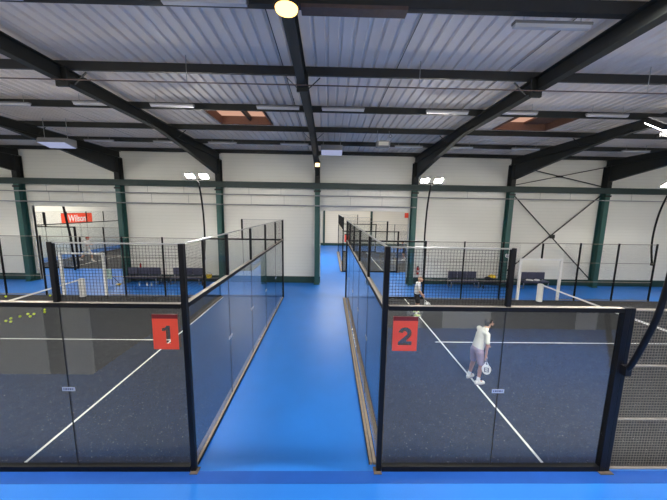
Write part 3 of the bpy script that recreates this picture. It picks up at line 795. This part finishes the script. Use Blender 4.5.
# ------------------------------------------------------------------ people
def person(label, loc, rz, J, cl, vox=.012, face=True, scale=1.0, group=None, bald=False, cap=False, beard=False):
    """J: joint positions in the figure's own frame (+x ahead, +y its left); cl: materials"""
    V = {k: Vector(v) for k, v in J.items()}
    t = thing('person', label, 'person', loc, rz); t.scale = (scale,)*3
    b = MB(); head = V['head']
    yaw = cl.get('look', 0); R = Matrix.Rotation(yaw, 3, 'Z') @ Matrix.Rotation(cl.get('nod', 0), 3, 'Y')
    hp = lambda x, y, z: head+R @ Vector((x, y, z))
    b.ell(hp(-.01,0,.02), (.098,.076,.105), 20, 14, R); b.ell(hp(.03,0,-.045), (.066,.057,.075), 16, 10, R)        # skull and jaw
    b.cap(hp(.085,0,.012), hp(.112,0,-.022), .012, .017); b.ell(hp(.075,0,-.09), (.025,.026,.02), 10, 8)              # nose, chin
    for sy in (-1, 1): b.ell(hp(-.005, sy*.078, -.005), (.02,.011,.033), 10, 8, R)                                   # ears
    b.cap(V['neck'], hp(-.015,0,-.06), .058, .054)
    b.cap(V['chest']+Vector((0,0,.05)), V['neck'], .10, .06)
    b.ell(V['chest'], (.115,.165,.17)); b.ell((V['chest']+V['pelvis'])/2, (.105,.145,.20)); b.ell(V['pelvis'], (.115,.155,.12))
    for s in 'LR':
        sh, el, ha = V['sh'+s], V['el'+s], V['ha'+s]
        b.cap(V['chest']+Vector((0,0,.1)), sh, .07, .058); b.cap(sh, el, .05, .039); b.cap(el, ha, .040, .026)
        # hand: palm, four fingers, thumb
        d = (ha-el).normalized(); side = Vector((0, 1, 0)); side = (side-d*side.dot(d)).normalized(); nrm = d.cross(side)
        f = cl.get('fwd'+s, Vector((1,0,0))); f = (f-d*f.dot(d)).normalized(); n2 = d.cross(f)
        pc = ha+d*.045; b.cap(ha, ha+d*.075, .027, .030)
        for q, (off, L) in enumerate(((.028,.068),(.010,.076),(-.010,.070),(-.028,.055))):
            r0 = ha+d*.085+f*off; k1 = r0+d*L*.5; curl = n2*cl.get('curl'+s, .02)
            k2 = k1+d*L*.32+curl; b.cap(r0, k1, .0098, .0092, 8); b.cap(k1, k2, .0092, .008, 8)
        th = ha+d*.03+f*.024; b.cap(th, th+d*.035+f*.028, .0125, .0105, 8); b.cap(th+d*.035+f*.028, th+d*.066+f*.030+n2*.008, .0105, .009, 8)
        hi, kn, an = V['hi'+s], V['kn'+s], V['an'+s]
        b.cap(V['pelvis'], hi, .1, .088); b.cap(hi, kn, .085, .055); b.cap(kn, an, .056, .036); b.ell(kn+(an-kn)*.3+Vector((-.012,0,0)), (.05,.05,.1), 12, 8)
        fd = cl.get('foot'+s, Vector((1,0,0))).normalized()
        b.cap(an, an+fd*.13+Vector((0,0,-.045)), .038, .03); b.cap(an+Vector((0,0,-.03)), an-fd*.04+Vector((0,0,-.045)), .034, .03)
    body = b.build('body', cl['skin'], t, remesh=vox)
    # shirt
    k = MB(); k.ell(V['chest'], (.130,.182,.175))
    for q in range(9):
        u_ = q/8; k.ell(V['chest']*(1-u_)+(V['pelvis']+Vector((0,0,.01)))*u_, (.128, .180-.012*u_, .10))
    k.cap(V['chest']+Vector((0,0,.08)), V['neck']+Vector((0,0,-.02)), .11, .075)
    for s in 'LR':
        k.cap(V['chest']+Vector((0,0,.1)), V['sh'+s], .085, .072); e = V['sh'+s]+(V['el'+s]-V['sh'+s])*.66; k.cap(V['sh'+s], e, .068, .066)
    k.build('t_shirt', cl['top'], t, remesh=vox)
    k = MB(); k.ell(V['pelvis'], (.135,.175,.12))
    for s in 'LR':
        e = V['hi'+s]+(V['kn'+s]-V['hi'+s])*cl.get('short', .78); k.cap(V['pelvis'], V['hi'+s], .115, .105); k.cap(V['hi'+s], e, .103, .085)
    k.build('short_trousers', cl['bottom'], t, remesh=vox)
    for s in 'LR':
        an = V['an'+s]; fd = cl.get('foot'+s, Vector((1,0,0))).normalized()
        k = MB(); k.cap(an-fd*.045+Vector((0,0,-.045)), an+fd*.15+Vector((0,0,-.055)), .048, .042); k.cap(an+Vector((0,0,.0)), an+fd*.05+Vector((0,0,-.045)), .048, .046)
        sh = k.build('shoe', cl['shoe'], t, remesh=vox)
        a = math.atan2(fd.y, fd.x); u = MB(); pr = []
        for q in range(16):
            c = q*2*PI/16; xx = .055+.155*math.cos(c); yy = .046*math.sin(c); pr.append((an.x+xx*math.cos(a)-yy*math.sin(a), an.y+xx*math.sin(a)+yy*math.cos(a)))
        u.prism(pr, 'z', an.z-.098, an.z-.08).build('sole', cl.get('sole', 'sole'), sh)
        MB().cap(an+Vector((0,0,.0)), V['kn'+s]*.16+an*.84+Vector((0,0,.02)), .045, .046).build('sock', cl.get('sock', 'white_cloth'), t, smooth=True)
    # hair
    if not bald:
        k = MB(); k.ell(hp(-.028,0,.045), (.098,.087,.095), 18, 12, R); k.ell(hp(-.06,0,-.01), (.06,.076,.08), 14, 10, R); k.ell(hp(.02,0,.095), (.07,.068,.04), 14, 10, R)
        k.build('hair', cl['hair'], t, remesh=vox*.8)
    else:
        k = MB(); k.ell(hp(-.045,0,.0), (.07,.082,.075), 14, 10, R); k.build('hair', cl['hair'], t, remesh=vox*.8)
    if beard:
        k = MB(); k.ell(hp(.045,0,-.078), (.055,.058,.045), 14, 10, R)
        for sy in (-1, 1): k.cap(hp(.0, sy*.068, -.01), hp(.04, sy*.05, -.075), .014, .02)
        k.build('beard', cl['hair'], t, remesh=vox*.8)
    if cap:
        k = MB(); k.ell(hp(-.01,0,.07), (.112,.09,.075), 18, 12, R); k.build('cap', 'red_cap', t, smooth=True)
        k = MB(); k.ell(hp(.12,0,.055), (.08,.07,.012), 14, 8, R); k.build('cap_peak', 'red_cap', t, smooth=True)
    for sy in (-1, 1): MB().ell(hp(.083, sy*.03, .018), (.012,.014,.010), 10, 8, R).build('eye', 'eye', t, smooth=True)
    MB().ell(hp(.092, 0, -.06), (.01,.024,.007), 10, 6, R).build('mouth', 'lip', t, smooth=True)
    return t, V

def racket(label, p, d, n, L=.2):
    """grip end p, direction d along the handle, face normal n"""
    d = Vector(d).normalized(); n = Vector(n); n = (n-d*n.dot(d)).normalized(); s = d.cross(n)
    t = thing('padel_racket', label, 'racket', p)
    MB().tube([d*0, d*.14], .017, 10).build('grip', 'grip', t)
    c = d*(.14+.07+.15); out = [(.125*math.cos(a*2*PI/28)*(1-.10*math.sin(a*2*PI/28)), .15*math.sin(a*2*PI/28)) for a in range(28)]
    k = MB(); vs = []
    for z in (-.017, .017): vs += [c+s*x+d*y+n*z for x, y in out]
    N = 28; k.add(vs, [tuple(range(N-1,-1,-1)), tuple(range(N, 2*N))]+[(i,(i+1)%N,N+(i+1)%N,N+i) for i in range(N)]); hd = k.build('head', 'racket', t, bevel=.005)
    k = MB()
    for sx in (-1, 1): k.bar(d*.13+s*sx*.012, c-d*.125+s*sx*.06, .022, .03, up=n)
    k.build('throat', 'racket', t)
    return t, hd, c, s, d, n

# the player in cream and mauve on court 2
J = dict(pelvis=(-.13,0,.95), chest=(-.03,0,1.28), neck=(.07,0,1.49), head=(.165,0,1.625),
         shL=(.03,.18,1.42), elL=(.13,.2,1.17), haL=(.22,.1,1.02), shR=(-.03,-.18,1.40), elR=(-.05,-.235,1.11), haR=(-.06,-.235,.86),
         hiL=(-.14,.095,.88), knL=(-.12,.14,.48), anL=(-.17,.18,.10), hiR=(-.13,-.095,.88), knR=(-.08,-.115,.48), anR=(-.14,-.13,.10))
person('bearded dark haired player in cream T-shirt and mauve shorts on the service line', (4.14, 7.24, .014), math.radians(12), J,
       dict(skin='skin', top='cream_cloth', bottom='mauve', shoe='shoe', hair='hair', look=-.25, nod=-.05, short=.72, curlR=.03, footL=Vector((1,.25,0)), footR=Vector((1,-.1,0))), vox=.009, beard=True)
rz = math.radians(12); hw = Matrix.Rotation(rz, 3, 'Z') @ Vector((-.058,-.25,.755))+Vector((4.14,7.24,.014))
t, hd, c, s_, d_, n_ = racket('white racket with dark square mark held by the player in mauve shorts', hw+Vector((0,-.012,.045)), (.06,-.03,-1), (-.35,-.9,.25)); t.scale = (.88,)*3
k = MB()
for (x0, x1, y0, y1) in ((-.055,.055,-.07,-.05),(-.055,.055,-.01,.01),(-.055,.055,.05,.07),(-.06,-.038,-.07,.07),(.038,.06,-.07,.07)):
    k.obox(c+s_*((x0+x1)/2)+d_*((y0+y1)/2)+n_*.0185, s_*((x1-x0)/2), d_*((y1-y0)/2), n_*.001)
k.build('printed_mark', 'ink', hd)
# small player in the far corner of court 2
J2 = dict(pelvis=(-.03,0,.94), chest=(.0,0,1.25), neck=(.04,0,1.46), head=(.09,0,1.60),
          shL=(.0,.19,1.38), elL=(.08,.24,1.10), haL=(.22,.10,.92), shR=(.0,-.19,1.38), elR=(.04,-.25,1.10), haR=(.19,-.14,.90),
          hiL=(-.03,.10,.87), knL=(.05,.20,.48), anL=(-.02,.25,.10), hiR=(-.03,-.10,.87), knR=(.03,-.18,.48), anR=(-.05,-.22,.10))
person('small balding player in white T-shirt and black shorts at the far corner of court 2', (3.92, 12.2, .014), math.radians(-8), J2,
       dict(skin='skin_pale', top='white_cloth', bottom='black_cloth', shoe='shoe_lime', hair='hair_fair', short=.65), vox=.013, bald=True)
racket('pale padel racket held low by the small balding player', (4.13, 12.0, .845), (.42,-.15,-.75), (-.3,-.9,.2))
# second hall player
J3 = dict(pelvis=(-.06,0,.92), chest=(.04,0,1.24), neck=(.10,0,1.45), head=(.16,0,1.59),
          shL=(.06,.19,1.38), elL=(.2,.26,1.15), haL=(.4,.2,1.1), shR=(.06,-.19,1.38), elR=(.14,-.30,1.12), haR=(.36,-.28,1.0),
          hiL=(-.06,.10,.86), knL=(.14,.2,.50), anL=(.12,.26,.10), hiR=(-.06,-.10,.86), knR=(-.06,-.22,.47), anR=(-.3,-.28,.12))
person('player in navy shirt and dark shorts on the second hall court beyond the extinguisher', (6.95, 26.3, .014), math.radians(195), J3,
       dict(skin='skin', top='navy_cloth', bottom='black_cloth', shoe='shoe', hair='hair_brown', short=.6), vox=.016)
J4 = dict(pelvis=(0,0,1.0), chest=(.06,0,1.33), neck=(.10,0,1.55), head=(.14,0,1.70),
          shL=(.06,.19,1.47), elL=(-.14,.26,1.25), haL=(-.02,.26,1.02), shR=(.06,-.19,1.47), elR=(.2,-.27,1.24), haR=(.42,-.2,1.28),
          hiL=(0,.10,.93), knL=(.24,.12,.56), anL=(.20,.14,.12), hiR=(0,-.10,.93), knR=(-.12,-.12,.52), anR=(-.42,-.14,.24))
person('running player in white with a red cap on the court under the red banner', (-19.35, 23.3, .014), math.radians(5), J4,
       dict(skin='skin_pale', top='white_cloth', bottom='white_cloth', shoe='shoe', hair='hair_brown', short=.55), vox=.016, cap=True, scale=1.12)

# ------------------------------------------------------------------ lights
def area(name, loc, size, power, rot=(0,0,0), col=(1,.97,.92)):
    L = bpy.data.lights.new(name, 'AREA'); L.shape = 'RECTANGLE'; L.size, L.size_y = size; L.energy = power; L.color = col
    o = bpy.data.objects.new(name, L); COL.objects.link(o); o.location = loc; o.rotation_euler = rot; return o
area('second_hall_light', (3, 25.5, 7.7), (8, 6), 2300, col=(1,.95,.84))
area('second_hall_light', (-18.5, 25.5, 7.7), (6, 6), 1300, col=(1,.95,.84))
area('gallery_fill', (-9, -4.5, 7.9), (8, 1.5), 800)  # added unseen fill over the gallery behind the camera
area('gallery_fill', (9, -4.5, 7.9), (8, 1.5), 800)
for lx in (-13, -4.5, 4.5, 13): area('hall_fill', (lx, 4.2, 7.72), (1.2, .3), 230)  # added unseen fill above the frame, brightens corridor and facade
area('undercroft_fill', (4, .2, 2.5), (12, .5), 480)  # added unseen fill so the walls under the gallery show in the glass
W = bpy.data.worlds.new('world'); S.world = W; W.use_nodes = True
W.node_tree.nodes['Background'].inputs[0].default_value = (.55, .62, .75, 1); W.node_tree.nodes['Background'].inputs[1].default_value = .3

# ------------------------------------------------------------------ camera
f, pi, ya, ro, hh = 289.9, .1413, .0183, .0162, 4.577
fw = Vector((math.sin(ya)*math.cos(pi), math.cos(ya)*math.cos(pi), -math.sin(pi)))
rt = Vector((math.cos(ya), -math.sin(ya), 0)); up = rt.cross(fw)
r2 = rt*math.cos(ro)+up*math.sin(ro); u2 = up*math.cos(ro)-rt*math.sin(ro)
cam = bpy.data.cameras.new('camera'); co = bpy.data.objects.new('camera', cam); COL.objects.link(co)
cam.sensor_fit = 'HORIZONTAL'; cam.sensor_width = 36; cam.lens = 36*f/667; cam.clip_start = .05; cam.clip_end = 200
Rm = Matrix((r2, u2, -fw)).transposed()
co.matrix_world = Matrix.Translation((0, 0, hh)) @ Rm.to_4x4()
S.camera = co
S.view_settings.view_transform = 'Standard'; S.view_settings.look = 'None'; S.view_settings.gamma = 1; S.view_settings.use_curve_mapping = False
S.view_settings.exposure = 0.06
S.cycles.max_bounces = 8; S.cycles.transparent_max_bounces = 24; S.cycles.diffuse_bounces = 4; S.cycles.glossy_bounces = 4
S.cycles.sample_clamp_indirect = 6
